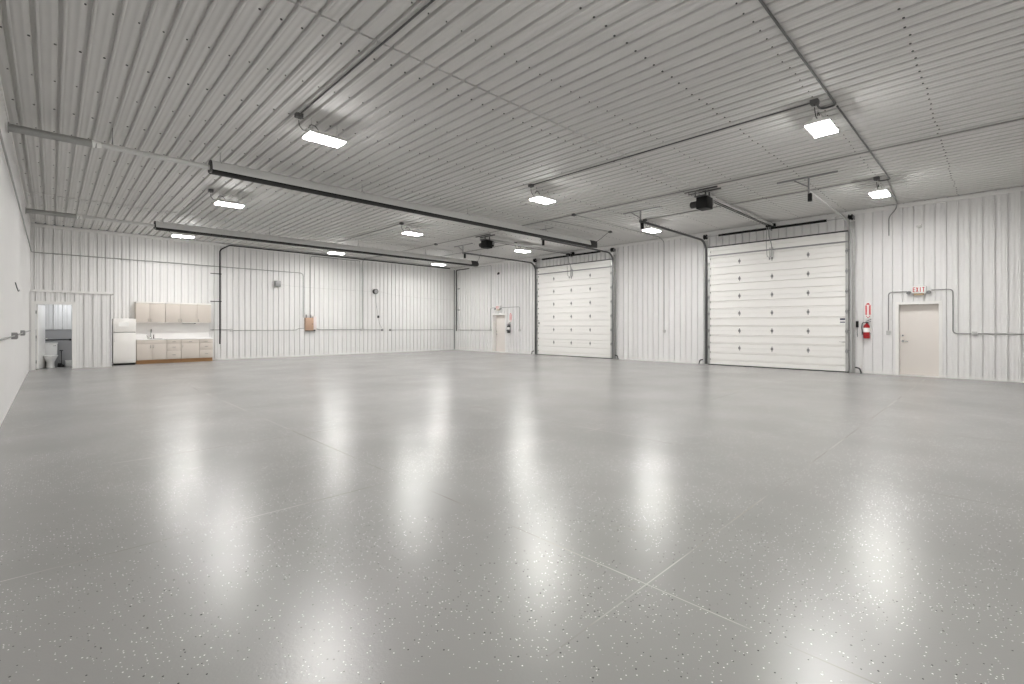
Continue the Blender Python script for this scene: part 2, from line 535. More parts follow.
def tracks(y0, y1, which):
    """two tracks of one overhead door, each a thing: wall angle, vertical channel, curve, ceiling run, hanger"""
    for side, y in ((-1, y0 - 0.02), (1, y1 + 0.02)):
        lab = ('galvanised roller track on the ' + ('extinguisher' if side < 0 else 'bare wall') + ' side of the larger overhead door') if which == 1 else \
              ('galvanised roller track of the distant overhead door on its ' + ('bare wall' if side < 0 else 'walk door') + ' side')
        root = thing('door_track', lab, 'door track', (XR - 0.1, y, 0), 'overhead door tracks')
        mb = MB()
        mb.box(XR - 0.040, XR - 0.033, y - side * 0.0, y + side * 0.14, 0.0, 4.55)
        mb.box(XR - 0.135, XR - 0.033, y + side * 0.075, y + side * 0.083, 0.02, 4.45)
        for k in range(9):
            z = 0.3 + k * 0.5
            mb.box(XR - 0.075, XR - 0.034, y + side * 0.083, y + side * 0.135, z, z + 0.05)
        mb.build('wall_angle', M['galv'], root)
        # C channel, swept
        X = XR - 0.105; zt = 4.10; R = 0.42
        path = [(X, 0.02), (X, zt)]
        for k in range(1, 9):
            a = k / 8 * PI / 2
            path.append((X - R * (1 - math.cos(a)), zt + R * math.sin(a)))
        xe = 12.60
        path.append((xe, zt + R + 0.02))
        mb = MB()
        yc = y + side * 0.045
        for dy, th, off in ((0, 0.005, 0.0),):
            prev = None
            for i, (px, pz) in enumerate(path):
                if i == 0: t = Vector((path[1][0] - px, 0, path[1][1] - pz))
                elif i == len(path) - 1: t = Vector((px - path[-2][0], 0, pz - path[-2][1]))
                else: t = Vector((path[i + 1][0] - path[i - 1][0], 0, path[i + 1][1] - path[i - 1][1]))
                t.normalize(); nrm = Vector((-t.z, 0, t.x)); c = Vector((px, yc, pz)); s = Vector((0, side, 0))
                shape = [(-0.028, -0.028), (0.006, -0.028), (0.028, -0.012), (0.028, 0.028), (-0.028, 0.028), (-0.028, 0.022), (0.022, 0.022), (0.022, -0.010), (0.004, -0.022), (-0.028, -0.022)]
                ring = [mb.bm.verts.new(c + s * a + nrm * b) for a, b in shape]
                if prev:
                    for k in range(len(ring)): mb.face([prev[k], prev[(k + 1) % len(ring)], ring[(k + 1) % len(ring)], ring[k]])
                else: mb.face(ring)
                prev = ring
            mb.face(prev)
        mb.build('roller_channel', M['track'] if not (which == 1 and side < 0) else M['galv'], root)
        # hanger at the inner end of the run
        mb = MB()
        zr = zt + R + 0.02
        mb.box(xe - 0.02, xe + 0.02, y - 0.62, y + 0.62, H - 0.040, H - 0.002)
        mb.bar((xe + 0.02, yc, H - 0.03), (xe + 0.02, yc, zr - 0.05), 0.035, 0.035)
        mb.bar((xe + 0.02, yc + 0.30, H - 0.04), (xe + 0.02, yc + 0.01, zr + 0.10), 0.025, 0.025)
        mb.build('hanger', M['grey'], root)
        mb = MB()
        mb.cyl((xe + 0.12, yc, zr - 0.02), (xe + 0.12, yc, zr - 0.05), 0.02)
        mb.cyl((xe + 0.12, yc, zr - 0.04), (xe + 0.12, yc, zr - 0.22), 0.048, n=16)
        mb.build('bumper', M['black'], root)
        # bent guard at the floor
        mb = MB()
        mb.pipe([(XR - 0.12, y + side * 0.15, 0.17), (XR - 0.12, y + side * 0.26, 0.15), (XR - 0.12, y + side * 0.30, 0.0)], 0.02, 0.07)
        mb.build('floor_guard', M['black'], root)
tracks(*OD1, 1); tracks(*OD2, 2)

def torsion(y0, y1, label):
    root = thing('torsion_shaft', label, 'torsion shaft', (XR - 0.16, (y0 + y1) / 2, 4.6), 'spring shafts over the overhead doors')
    x, z = XR - 0.16, 4.655
    c = (y0 + y1) / 2
    mb = MB(); mb.cyl((x, y0 + 0.55, z), (x, y1 - 0.42, z), 0.036, n=14)
    for k in range(60):
        yy = y0 + 0.6 + k * (y1 - y0 - 1.1) / 60
        mb.cyl((x, yy, z), (x, yy + 0.012, z), 0.040, n=14)
    mb.build('spring', M['black'], root)
    mb = MB(); mb.cyl((x, y0 - 0.12, z), (x, y1 + 0.12, z), 0.014)
    mb.build('shaft', M['lgrey'], root)
    for yy in (y0 - 0.10, y1 + 0.02):
        mb = MB(); mb.cyl((x, yy, z), (x, yy + 0.08, z), 0.065, n=18); mb.cyl((x, yy - 0.01, z), (x, yy + 0.012, z), 0.09, n=18); mb.cyl((x, yy + 0.068, z), (x, yy + 0.09, z), 0.09, n=18)
        mb.build('cable_drum', M['black'], root)
    for yy in (y0 - 0.14, c, y1 + 0.12):
        mb = MB(); mb.box(XR - 0.20, XR - 0.034, yy - 0.006, yy + 0.006, z - 0.07, z + 0.05)
        mb.build('bearing_plate', M['grey'], root)
torsion(*OD1, 'black torsion spring tube above the larger overhead door')
torsion(*OD2, 'black torsion spring tube above the distant overhead door')

def opener(y0, y1, label):
    c = (y0 + y1) / 2
    root = thing('door_opener', label, 'door opener', (12.0, c, H - 0.03), 'ceiling hung door openers')
    z = 4.72
    mb = MB()
    for dy in (-0.075, 0.075):
        mb.box(11.75, XR - 0.22, c + dy - 0.022, c + dy + 0.022, z, z + 0.045)
    for k in range(9):
        xx = 12.1 + k * 0.6
        mb.box(xx, xx + 0.05, c - 0.075, c + 0.075, z + 0.045, z + 0.052)
    mb.build('rail', M['lgrey'], root)
    mb = MB()
    mb.pipe([(12.0, c + 0.012, z + 0.02), (XR - 0.2, c + 0.012, z + 0.02)], 0.009, n=6)
    mb.pipe([(12.0, c - 0.012, z - 0.05), (XR - 0.2, c - 0.012, z - 0.03)], 0.009, n=6)
    mb.build('chain', M['black'], root)
    mb = MB()
    mb.box(11.80, 12.14, c - 0.17, c + 0.12, z - 0.33, z - 0.036, 0.012)
    mb.box(12.14, 12.26, c - 0.12, c + 0.06, z - 0.24, z - 0.036, 0.008)
    mb.build('gear_box', M['black'], root)
    mb = MB()
    mb.cyl((11.93, c + 0.12, z - 0.18), (11.93, c + 0.30, z - 0.18), 0.085, n=18)
    mb.cyl((11.93, c + 0.30, z - 0.18), (11.93, c + 0.32, z - 0.18), 0.06, n=18)
    mb.build('motor', M['dark'], root)
    mb = MB(); mb.cyl((12.20, c - 0.122, z - 0.12), (12.20, c - 0.15, z - 0.12), 0.06, n=18)
    mb.build('sprocket', M['grey'], root)
    mb = MB()
    for xx in (11.80, 12.02):
        mb.box(xx - 0.02, xx + 0.02, c - 0.42, c + 0.42, H - 0.040, H - 0.002)
        for dy in (-0.13, 0.13):
            mb.box(xx - 0.015, xx + 0.015, c + dy - 0.015, c + dy + 0.015, z - 0.03, H - 0.06)
    mb.box(11.76, 12.06, c - 0.145, c + 0.145, z - 0.034, z - 0.002)
    mb.build('ceiling_bracket', M['dkemt'], root)
    mb = MB()
    mb.box(16.86, 16.99, c - 0.075, c + 0.075, z - 0.06, z - 0.002)
    mb.build('trolley', M['black'], root)
    mb = MB()
    mb.pipe([(16.93, c, z - 0.05), (16.97, c, 4.34), (17.06, c - 0.03, 4.18), (17.15, c - 0.03, 3.98)], 0.014, 0.06)
    mb.build('arm', M['grey'], root)
    mb = MB()
    mb.pipe([(16.95, c + 0.06, z - 0.05), (16.97, c + 0.09, 4.2), (16.99, c + 0.07, 3.72), (17.01, c + 0.0, 3.66), (17.01, c - 0.07, 3.72), (17.02, c - 0.06, 4.08)], 0.007, 0.08, n=6)
    mb.cyl((17.01, c, 3.66), (17.01, c, 3.60), 0.02); 
    mb.build('release_cord', M['grey'], root)
    mb = MB(); mb.box(XR - 0.13, XR - 0.03, c - 0.12, c + 0.12, z, z + 0.09); mb.build('header_bracket', M['black'], root)
opener(*OD1, 'black motor opener with rail leading to the larger overhead door')
opener(*OD2, 'black motor opener with rail leading to the distant overhead door')

# ------------------------------------------------------------------ high-bay lamps
def lamp(x, y, label):
    root = thing('high_bay_lamp', label, 'ceiling lamp', (x, y, 4.56), 'high bay lamps in three rows')
    L, W = 0.31, 0.17
    z = 4.56
    mb = MB()
    poly = [(-W, 0.0), (-W, 0.03), (-W + 0.03, 0.055), (-0.06, 0.062), (-0.05, 0.10), (0.05, 0.10), (0.06, 0.062), (W - 0.03, 0.055), (W, 0.03), (W, 0.0)]
    mb.prism(poly, lambda u, d, v: (x + v, y + u, z + d), -L, L)
    mb.build('housing', M['white'], root)
    mb = MB(); mb.box(x - L + 0.012, x + L - 0.012, y - W + 0.012, y + W - 0.012, z - 0.016, z - 0.001)
    mb.build('lens', M['lens'], root)
    for s in (-1, 1):
        mb = MB()
        for t in (-1, 1):
            mb.pipe([(x + s * 0.22, y + t * 0.10, z + 0.05), (x + s * 0.22, y, H - 0.10)], 0.0025, n=5)
        mb.pipe([(x + s * 0.22, y, H - 0.10), (x + s * 0.22, y, H - 0.001)], 0.0025, n=5)
        mb.build('hanger_wire', M['grey'], root)
    mb = MB()
    mb.pipe([(x - 0.42, y, H - 0.117), (x - 0.42, y - 0.005, H - 0.19), (x - 0.36, y - 0.01, H - 0.27), (x - 0.28, y - 0.01, H - 0.24),
             (x - 0.24, y, H - 0.13), (x - 0.15, y, H - 0.13), (x - 0.08, y, z + 0.09)], 0.007, 0.07, n=6)
    mb.build('cord', M['dark'], root)
    return root
def jbox(x, y, label, z=H - 0.023, s=0.055, group='ceiling junction boxes'):
    mb = MB()
    mb.box(x - s, x + s, y - s, y + s, z - 0.045, z + 0.022, 0.006)
    mb.box(x - s + 0.006, x + s - 0.006, y - s + 0.006, y + s - 0.006, z - 0.05, z - 0.044)
    mb.cyl((x, y, z - 0.05), (x, y, z - 0.07), 0.014, n=10)
    return tag(mb.build('junction_box', M['dkemt']), label, 'junction box', group)
GX, GY = (3.32, 8.84, 14.22), (1.96, 7.97, 13.95, 19.98)
LL = {
    (0, 0): 'high bay lamp of the grid hanging overhead, just out of the picture',
    (0, 1): 'lit rectangular high bay lamp at upper left, nearest in front of the long heater tube',
    (0, 2): 'lit high bay lamp just behind the left end of the nearer heater hood',
    (0, 3): 'lit high bay lamp above the beige kitchen cabinets',
    (1, 0): 'largest glowing high bay lamp at upper right beside the ceiling conduit',
    (1, 1): 'lit high bay lamp mid ceiling, between the upper left lamp and the near opener',
    (1, 2): 'lit high bay lamp in the middle of the ceiling strip between the two heaters',
    (1, 3): 'lit high bay lamp above the tan electrical box on the far wall',
    (2, 0): 'lit high bay lamp above the exit sign and red extinguisher',
    (2, 1): 'lit high bay lamp over the bare wall between the overhead doors',
    (2, 2): 'lit high bay lamp at the upper left corner of the distant overhead door',
    (2, 3): 'lit high bay lamp nearest the far room corner',
}
JS = {
    (0, 0): 'dark ceiling box out of the picture above the viewpoint',
    (0, 1): 'dark square box with curled cord above the upper left lamp',
    (0, 2): 'dark box beside the lamp behind the nearer heater hood',
    (0, 3): 'dark box beside the lamp above the kitchen cabinets',
    (1, 0): 'dark box beside the largest lamp at upper right',
    (1, 1): 'dark box at the end of conduit beside the mid ceiling lamp',
    (1, 2): 'dark box beside the lamp between the two heaters',
    (1, 3): 'dark box beside the lamp above the tan electrical box',
    (2, 0): 'dark box beside the lamp above the exit sign',
    (2, 1): 'dark box beside the lamp over the bare wall between doors',
    (2, 2): 'dark box beside the lamp by the distant overhead door',
    (2, 3): 'dark box beside the lamp nearest the far corner',
}
proto = lamp(GX[0], GY[1], LL[(0, 1)])
for i, gx in enumerate(GX):
    for j, gy in enumerate(GY):
        jbox(gx - 0.42, gy, JS[(i, j)])
        if (i, j) == (0, 1): continue
        c = copy_tree(proto, None, (gx - GX[0], gy - GY[1], 0))
        c['label'] = LL[(i, j)]

# ------------------------------------------------------------------ conduits
def conduit(pts, label, r=0.013, bend=0.10, m='emt', clips=0, grp='conduit runs'):
    mb = MB(); mb.pipe(pts, r, bend, n=8)
    return tag(mb.build('conduit', M[m]), label, 'conduit', grp)
ZC = H - 0.030
conduit([(GX[0] - 0.42, GY[1] - 0.056, ZC), (GX[0] - 0.42, GY[0] + 0.056, ZC)], 'dark ceiling conduit running from the upper left lamp out of the top edge', m='dkemt')
conduit([(GX[0] - 0.42, GY[2] + 0.056, ZC), (GX[0] - 0.42, GY[3] - 0.056, ZC)], 'ceiling conduit from the lamp behind the near heater to the lamp above the cabinets')
conduit([(GX[1] - 0.42, GY[0] + 0.056, ZC), (GX[1] - 0.42, GY[1] - 0.056, ZC)], 'ceiling conduit from the largest lamp at upper right to the mid ceiling lamp', m='dkemt')
conduit([(GX[1] - 0.42, GY[2] + 0.056, ZC), (GX[1] - 0.42, GY[3] - 0.056, ZC)], 'ceiling conduit from lamp between heaters to lamp above the tan electrical box')
conduit([(GX[2] - 0.42, GY[0] + 0.056, ZC), (GX[2] - 0.42, GY[1] - 0.056, ZC)], 'ceiling conduit from the lamp above exit sign to the lamp between overhead doors')
conduit([(GX[2] - 0.42, GY[2] + 0.056, ZC), (GX[2] - 0.42, GY[3] - 0.056, ZC)], 'ceiling conduit from lamp by the distant overhead door to the far corner lamp')
conduit([(-0.40, 1.75, ZC), (8.78, 1.75, ZC), (8.78, GY[0], ZC), (GX[1] - 0.364, GY[0], ZC)], 'thick grey ceiling conduit coming from the top edge to the largest lamp', 0.015, 0.08, m='dkemt')
conduit([(8.84, 1.75, ZC), (14.12, 1.75, ZC), (14.12, GY[0], ZC), (GX[2] - 0.364, GY[0], ZC)], 'grey ceiling conduit from the largest lamp to the lamp above the exit sign', 0.014, 0.08, m='dkemt')
conduit([(14.16, 1.80, ZC), (16.95, 1.95, ZC), (17.19, 2.0, H - 0.16), (XR - 0.03, 2.17, 4.55), (XR - 0.03, 2.17, 4.0)], 'short grey conduit bending off the ceiling down the wall above the extinguisher', 0.015, 0.12)
# long run above the openers
XLONG = 11.58
conduit([(XLONG, -0.5, ZC), (XLONG, 9.07, ZC)], 'long grey ceiling conduit crossing behind the nearer opener', 0.015)
conduit([(XLONG, 9.19, ZC), (XLONG, 16.41, ZC)], 'grey ceiling conduit passing over the nearer heater toward the distant opener', 0.015)
conduit([(XLONG, 16.52, ZC), (XLONG, 21.2, ZC), (11.38, 22.40, ZC - 0.005), (11.38, YB - 0.05, H - 0.18), (11.38, YB - 0.05, 1.25)], 'grey conduit crossing the far ceiling and dropping down the far wall', 0.014, 0.15)
jbox(XLONG, 9.13, 'dark box on the long ceiling conduit in front of the near heater end')
jbox(XLONG, 16.46, 'small dark box on the far ceiling conduit before the farther heater')
conduit([(XLONG + 0.056, 9.13, ZC), (16.9, 9.13, ZC), (XR - 0.045, 9.13, H - 0.16), (XR - 0.045, 9.13, 1.26)], 'thin conduit dropping down the bare wall between the two overhead doors', 0.012, 0.12)
conduit([(XLONG + 0.02, 10.2, ZC), (14.55, 9.85, ZC)], 'thin ceiling conduit ending at the burner box of the nearer heater', 0.012)
jbox(14.6, 9.85, 'dark ceiling box beside the burner end of the nearer heater')

def wbox(f, u, z, label, s=0.05, d=0.055, m='lgrey', grp='wall outlet boxes'):
    mb = MB()
    def bx(a, b, z0, z1, d0, d1, bev=0.004):
        p, q = f(a, d0, z0), f(b, d1, z1)
        mb.box(p[0], q[0], p[1], q[1], p[2], q[2], bev)
    bx(u - s, u + s, z - s * 1.1, z + s * 1.1, 0.0, d)
    bx(u - s * 0.8, u + s * 0.8, z - s * 0.9, z + s * 0.9, d, d + 0.008, 0.002)
    for dz in (-0.4, 0.4): bx(u - s * 0.3, u + s * 0.3, z + s * dz - 0.012, z + s * dz + 0.012, d + 0.008, d + 0.012, 0)
    return tag(mb.build('outlet_box', M[m]), label, 'outlet box', grp)
# wall on the right: exit sign loop and outlets
xc = XR - 0.024
conduit([(xc, 1.77, 2.37), (xc, 2.18, 2.37), (xc, 2.18, 1.27)], 'conduit bending down from the exit sign to the box by the cream door')
conduit([(xc, 1.25, 2.39), (xc, 0.82, 2.39), (xc, 0.82, 1.20), (xc, 0.46, 1.20)], 'conduit stepping down from the exit sign past the cream door')
conduit([(xc, 0.35, 1.20), (xc, YF + 0.1, 1.20)], 'horizontal conduit running out of the picture at the right edge')
wbox(fR, 2.18, 1.21, 'square box on the wall between extinguisher and cream door')
wbox(fR, 0.405, 1.20, 'box on the horizontal conduit at the right edge beyond the cream door')
wbox(fR, 9.13, 1.20, 'small box at the foot of the conduit between the overhead doors')
conduit([(xc, 1.51, 4.12), (xc, 1.51, 2.56)], 'thin wire dropping to the exit sign over the cream door', 0.004, m='lgrey')
# far walk door
conduit([(xc, 22.3, 1.18), (xc, 21.09, 1.18)], 'horizontal conduit at the far corner left of the small box')
conduit([(xc, 20.97, 1.18), (xc, 19.45, 1.18)], 'horizontal conduit leading to the distant walk door')
conduit([(xc, 19.39, 1.25), (xc, 19.39, 2.40), (xc, 19.02, 2.40)], 'conduit rising beside the distant walk door to its exit sign')
conduit([(xc, 19.34, 2.45), (xc, 19.34, 4.74), (xc, 21.0, 4.74)], 'thin conduit rising from the distant walk door to the ceiling', 0.009)
conduit([(xc, 18.46, 2.40), (xc, 17.15, 2.40), (xc, 17.15, 1.25)], 'conduit looping from the distant exit sign down beside its extinguisher')
conduit([(xc, 18.74, 4.19), (xc, 18.74, 2.56)], 'thin wire dropping to the distant exit sign', 0.004)
wbox(fR, 21.03, 1.18, 'small box on the conduit between the far corner and distant walk door')
wbox(fR, 19.39, 1.19, 'box beside the frame of the distant walk door')
wbox(fR, 17.15, 1.19, 'box below the looped conduit beside the distant extinguisher')
# wall with the kitchen
yc_ = YB - 0.024
conduit([(XL + 0.04, YF + 0.1, 3.88), (XL + 0.04, YB - 0.04, 3.89), (8.43, YB - 0.04, 3.88), (8.43, YB - 0.04, 1.80)],
        'long thin conduit high on the walls, dropping to the tan electrical box', 0.014, 0.16)
conduit([(8.77, yc_, 1.82), (8.77, yc_, 4.72), (11.28, yc_, 4.72)], 'conduit rising from the tan electrical box to the top of the wall', 0.014, 0.14)
conduit([(4.70, yc_, 1.25), (5.40, yc_, 1.25)], 'short horizontal conduit at the end of the kitchen counter')
conduit([(5.52, yc_, 1.22), (8.10, yc_, 1.22), (8.25, yc_, 1.30), (8.45, yc_, 1.30)], 'horizontal conduit from the kitchen end to the tan electrical box', bend=0.05)
conduit([(9.0, yc_, 1.30), (9.15, yc_, 1.24), (11.27, yc_, 1.23)], 'horizontal conduit from the tan electrical box toward the middle of far wall', bend=0.05)
conduit([(11.40, yc_, 1.22), (12.45, yc_, 1.21)], 'short horizontal conduit between two boxes on the far wall')
conduit([(13.04, yc_, 1.20), (XR - 0.1, yc_, 1.20)], 'horizontal conduit running to the far room corner')
wbox(fB, 5.46, 1.23, 'small box on the wall right after the kitchen counter')
wbox(fB, 11.335, 1.225, 'box where the vertical conduit meets the far wall run')
wbox(fB, 12.51, 1.205, 'dark outlet box with a plugged cord on the far wall', m='grey')
wbox(fB, 12.98, 1.20, 'dark box beside the corded outlet on the far wall', m='grey')
# left wall
xl_ = XL + 0.040
conduit([(xl_, YF + 0.1, 1.21), (xl_, 12.28, 1.22)], 'horizontal conduit low on the wall at the left edge')
conduit([(xl_, 12.42, 1.222), (xl_, 15.63, 1.235)], 'short conduit between the two boxes on the left edge wall')
conduit([(xl_, 15.77, 1.238), (xl_, 21.3, 1.26)], 'conduit between the second left wall box and the restroom')
wbox(fL, 12.35, 1.22, 'nearer of two boxes on the wall at the left edge', s=0.055, d=0.075, m='grey')
wbox(fL, 15.7, 1.24, 'farther of two boxes on the wall at the left edge', s=0.055, d=0.075, m='grey')
mb = MB(); mb.pipe([(XL + 0.03, 12.9, 2.22), (XL + 0.05, 12.95, 2.12), (XL + 0.05, 13.5, 2.08), (XL + 0.05, 13.9, 2.13)], 0.009, 0.15)
tag(mb.build('cable', M['dark']), 'short dark cable tail sticking out of the left edge wall', 'cable')

# black iron air line round the far walls
def airline(name, pts, label, drops):
    root = thing(name, label, 'pipe', (pts[-1][0], pts[-1][1], pts[-1][2]), 'black air line')
    mb = MB(); mb.pipe(pts, 0.026, 0.10, n=10); mb.build('pipe', M['iron'], root)
    for p, q in drops:
        mb = MB(); mb.bar(p, q, 0.03, 0.03); mb.build('bracket', M['iron'], root)
yk = YB - 0.075
airline('air_pipe', [(16.9, yk, 4.83 - 0.02), (5.55, yk, 4.81), (5.38, yk, 4.81), (5.03, yk, 4.58), (5.03, yk, 0.66)], 'black pipe along the wall top dropping beside the kitchen cabinets',
        [((4.70, YB - 0.03, 3.58), (5.10, YB - 0.03, 3.58)), ((4.70, YB - 0.03, 2.43), (5.10, YB - 0.03, 2.43))])
airline('air_pipe', [(XR - 0.075, 21.2, 4.72), (XR - 0.075, 22.39, 4.72), (XR - 0.075, 22.39, 1.12)], 'black pipe dropping down the wall at the far room corner',
        [((XR - 0.03, 22.32, 3.61), (XR - 0.03, 22.10, 3.61)), ((XR - 0.03, 22.32, 2.36), (XR - 0.03, 22.10, 2.36))])

# ------------------------------------------------------------------ tube heaters
def heater(yh, z, label, xb0, hang):
    root = thing('tube_heater', label, 'heater', (7.0, yh, z - 0.12), 'long ceiling tube heaters')
    mb = MB(); mb.cyl((XL + 0.026, yh, z - 0.04), (0.56, yh, z - 0.03), 0.062, n=18)
    mb.cyl((XL + 0.026, yh, z - 0.04), (XL + 0.04, yh, z - 0.04), 0.085, n=18)
    mb.build('vent_pipe', M['ventpipe'], root)
    mb = MB(); mb.cyl((0.50, yh, z - 0.03), (0.62, yh, z - 0.02), 0.07, 0.052, n=18); mb.build('coupling', M['white'], root)
    mb = MB(); mb.cyl((0.56, yh, z - 0.025), (2.32, yh, z - 0.03), 0.047, n=16); mb.build('tail_tube', M['alu'], root)
    # reflector hood: folded sheet open below
    th = 0.006
    outer = [(-0.14, -0.10), (-0.14, -0.05), (-0.10, 0.07), (-0.05, 0.11), (0.05, 0.11), (0.10, 0.07), (0.14, -0.05), (0.14, -0.10)]
    inner = [(a * 0.96, b - th * 1.5) for a, b in outer]
    inner[0] = (-0.133, -0.10); inner[-1] = (0.133, -0.10)
    mb = MB(); mb.prism(outer + inner[::-1], lambda u, d, v: (v, yh + u, z + d), 2.26, xb0)
    mb.build('hood', M['alu'], root)
    mb = MB(); mb.cyl((2.28, yh, z - 0.105), (xb0 + 0.1, yh, z - 0.105), 0.052, n=16); mb.build('burner_tube', M['dark'], root)
    mb = MB()
    for s in (-1, 1):
        mb.box(2.26, xb0, yh + s * 0.144 - 0.003, yh + s * 0.144 + 0.003, z - 0.118, z - 0.092)
    mb.build('hood_lip', M['black'], root)
    mb = MB(); mb.prism([(a * 1.01, b) for a, b in outer], lambda u, d, v: (v, yh + u, z + d), 2.235, 2.262); mb.build('end_cap', M['dark'], root)
    mb = MB(); mb.box(xb0 + 0.02, xb0 + 0.42, yh - 0.12, yh + 0.12, z - 0.15, z + 0.10, 0.01)
    mb.box(xb0 + 0.42, xb0 + 0.50, yh - 0.07, yh + 0.07, z - 0.10, z + 0.03, 0.01)
    mb.build('burner_box', M['dark'], root)
    mb = MB(); mb.pipe([(xb0 + 0.30, yh - 0.1, z + 0.05), (xb0 + 0.22, yh - 0.4, z + 0.12), (xb0 - 0.05, yh - 0.8, H - 0.13), (xb0 - 0.1, yh - 0.95, H - 0.08)], 0.009, 0.15, n=6)
    mb.build('cord', M['dark'], root)
    for xx in hang:
        mb = MB()
        mb.pipe([(xx, yh, z + 0.10 if xx > 2.2 else z + 0.02), (xx, yh, H - 0.001)], 0.006, n=6)
        mb.pipe([(xx, yh - 0.12, z + 0.06 if xx > 2.2 else z - 0.01), (xx, yh, H - 0.15)], 0.004, n=5)
        mb.pipe([(xx, yh + 0.12, z + 0.06 if xx > 2.2 else z - 0.01), (xx, yh, H - 0.15)], 0.004, n=5)
        mb.build('hanger_chain', M['grey'], root)
heater(10.85, 4.56, 'nearer long silver tube heater hung across the whole ceiling', 14.62, (0.77, 2.42, 5.45, 8.75, 12.2))
heater(17.85, 4.48, 'farther long silver tube heater hung close before the kitchen wall', 14.55, (2.45, 5.5, 8.8, 12.0))

# ------------------------------------------------------------------ signs, extinguishers and small wall gear
def letters(mb, word, fn, u0, z0, wl, hl, gap, st):
    """simple block lettering from strokes: fn(u, z) -> wall box corner helper"""
    u = u0
    for ch in word:
        def S(a, b, c, d): mb_box(mb, fn, u + a * wl, u + b * wl, z0 + c * hl, z0 + d * hl)
        sw = st / wl; sh = st / hl
        if ch == 'E':
            S(0, sw, 0, 1)
            for k in (0, 0.5 - sh / 2, 1 - sh): S(0, 1, k, k + sh)
        elif ch == 'I': S(0.5 - sw / 2, 0.5 + sw / 2, 0, 1)
        elif ch == 'T': S(0.5 - sw / 2, 0.5 + sw / 2, 0, 1); S(0, 1, 1 - sh, 1)
        elif ch == 'X':
            for a, b in ((0, 1), (1, 0)):
                p = fn(u + a * (wl - st) + st / 2, z0, 0); q = fn(u + b * (wl - st) + st / 2, z0 + hl, 0)
                mb.bar(p, q, st * 0.9, 0.004, up=(1, 0, 0))
        u += wl + gap
def mb_box(mb, fn, u0, u1, z0, z1):
    p, q = fn(u0, z0, 0.002), fn(u1, z1, -0.002)
    mb.box(p[0], q[0], p[1], q[1], p[2], q[2])

def exit_sign(yc, z, label, lit):
    root = thing('exit_sign', label, 'exit sign', (XR - 0.05, yc, z - 0.14), 'exit signs')
    mb = MB(); mb.box(XR - 0.095, XR - 0.004, yc - 0.155, yc + 0.155, z - 0.09, z + 0.11, 0.008); mb.build('housing', M['white'], root)
    mb = MB(); fn = lambda u, zz, d: (XR - 0.098 - d, yc + 0.125 - u, zz)
    letters(mb, 'EXIT', fn, 0.0, z - 0.055, 0.052, 0.13, 0.014, 0.015)
    mb.build('lettering', M['redtext'], root)
    mb = MB(); mb.box(XR - 0.09, XR - 0.03, yc - 0.11, yc + 0.11, z - 0.145, z - 0.092, 0.008); mb.build('battery_box', M['amber'], root)
    for s in (-1, 1):
        mb = MB()
        mb.pipe([(XR - 0.055, yc + s * 0.12, z - 0.085), (XR - 0.06, yc + s * 0.19, z - 0.06)], 0.016, n=8)
        mb.cyl((XR - 0.04, yc + s * 0.205, z - 0.055), (XR - 0.125, yc + s * 0.215, z - 0.075), 0.035, 0.05, n=16)
        mb.build('lamp_head', M['grey'], root)
exit_sign(1.51, 2.40, 'white exit sign with red letters above the near cream door', True)
exit_sign(18.74, 2.40, 'tiny exit sign above the distant walk door', True)

def extinguisher(y, label, m):
    root = thing('fire_extinguisher', label, 'fire extinguisher', (XR - 0.12, y, 1.0), 'fire extinguishers')
    x = XR - 0.115
    mb = MB(); mb.lathe((x, y, 1.04), [(0.070, 0), (0.078, 0.012), (0.08, 0.03), (0.08, 0.32), (0.072, 0.37), (0.05, 0.405), (0.028, 0.42), (0.025, 0.44)], 24); cyl = mb.build('cylinder', m, root)
    mb = MB(); mb.lathe((x, y, 1.22), [(0.0812, 0), (0.0812, 0.13)], 24); mb.build('label_band', M['white'], cyl)
    mb = MB(); mb.cyl((x, y, 1.47), (x, y, 1.52), 0.025); mb.bar((x, y + 0.03, 1.51), (x, y - 0.10, 1.53), 0.022, 0.014); mb.bar((x, y + 0.02, 1.54), (x, y - 0.11, 1.60), 0.022, 0.012)
    mb.build('valve_handle', M['dark'], root)
    mb = MB(); mb.pipe([(x, y + 0.02, 1.50), (x - 0.01, y + 0.10, 1.50), (x - 0.01, y + 0.115, 1.36), (x - 0.01, y + 0.10, 1.22)], 0.011, 0.06); mb.cyl((x - 0.01, y + 0.10, 1.23), (x - 0.01, y + 0.095, 1.15), 0.013, 0.02)
    mb.build('hose', M['black'], root)
    mb = MB(); mb.box(XR - 0.05, XR - 0.004, y - 0.03, y + 0.03, 1.10, 1.52); mb.box(XR - 0.205, XR - 0.05, y - 0.088, y - 0.083, 1.17, 1.20); mb.box(XR - 0.205, XR - 0.05, y + 0.083, y + 0.088, 1.17, 1.20)
    mb.build('wall_bracket', M['grey'], root)
extinguisher(2.675, 'red fire extinguisher on the wall beside the larger overhead door', M['red'])
extinguisher(17.87, 'distant dark looking fire extinguisher beside the small walk door', M['dark'])

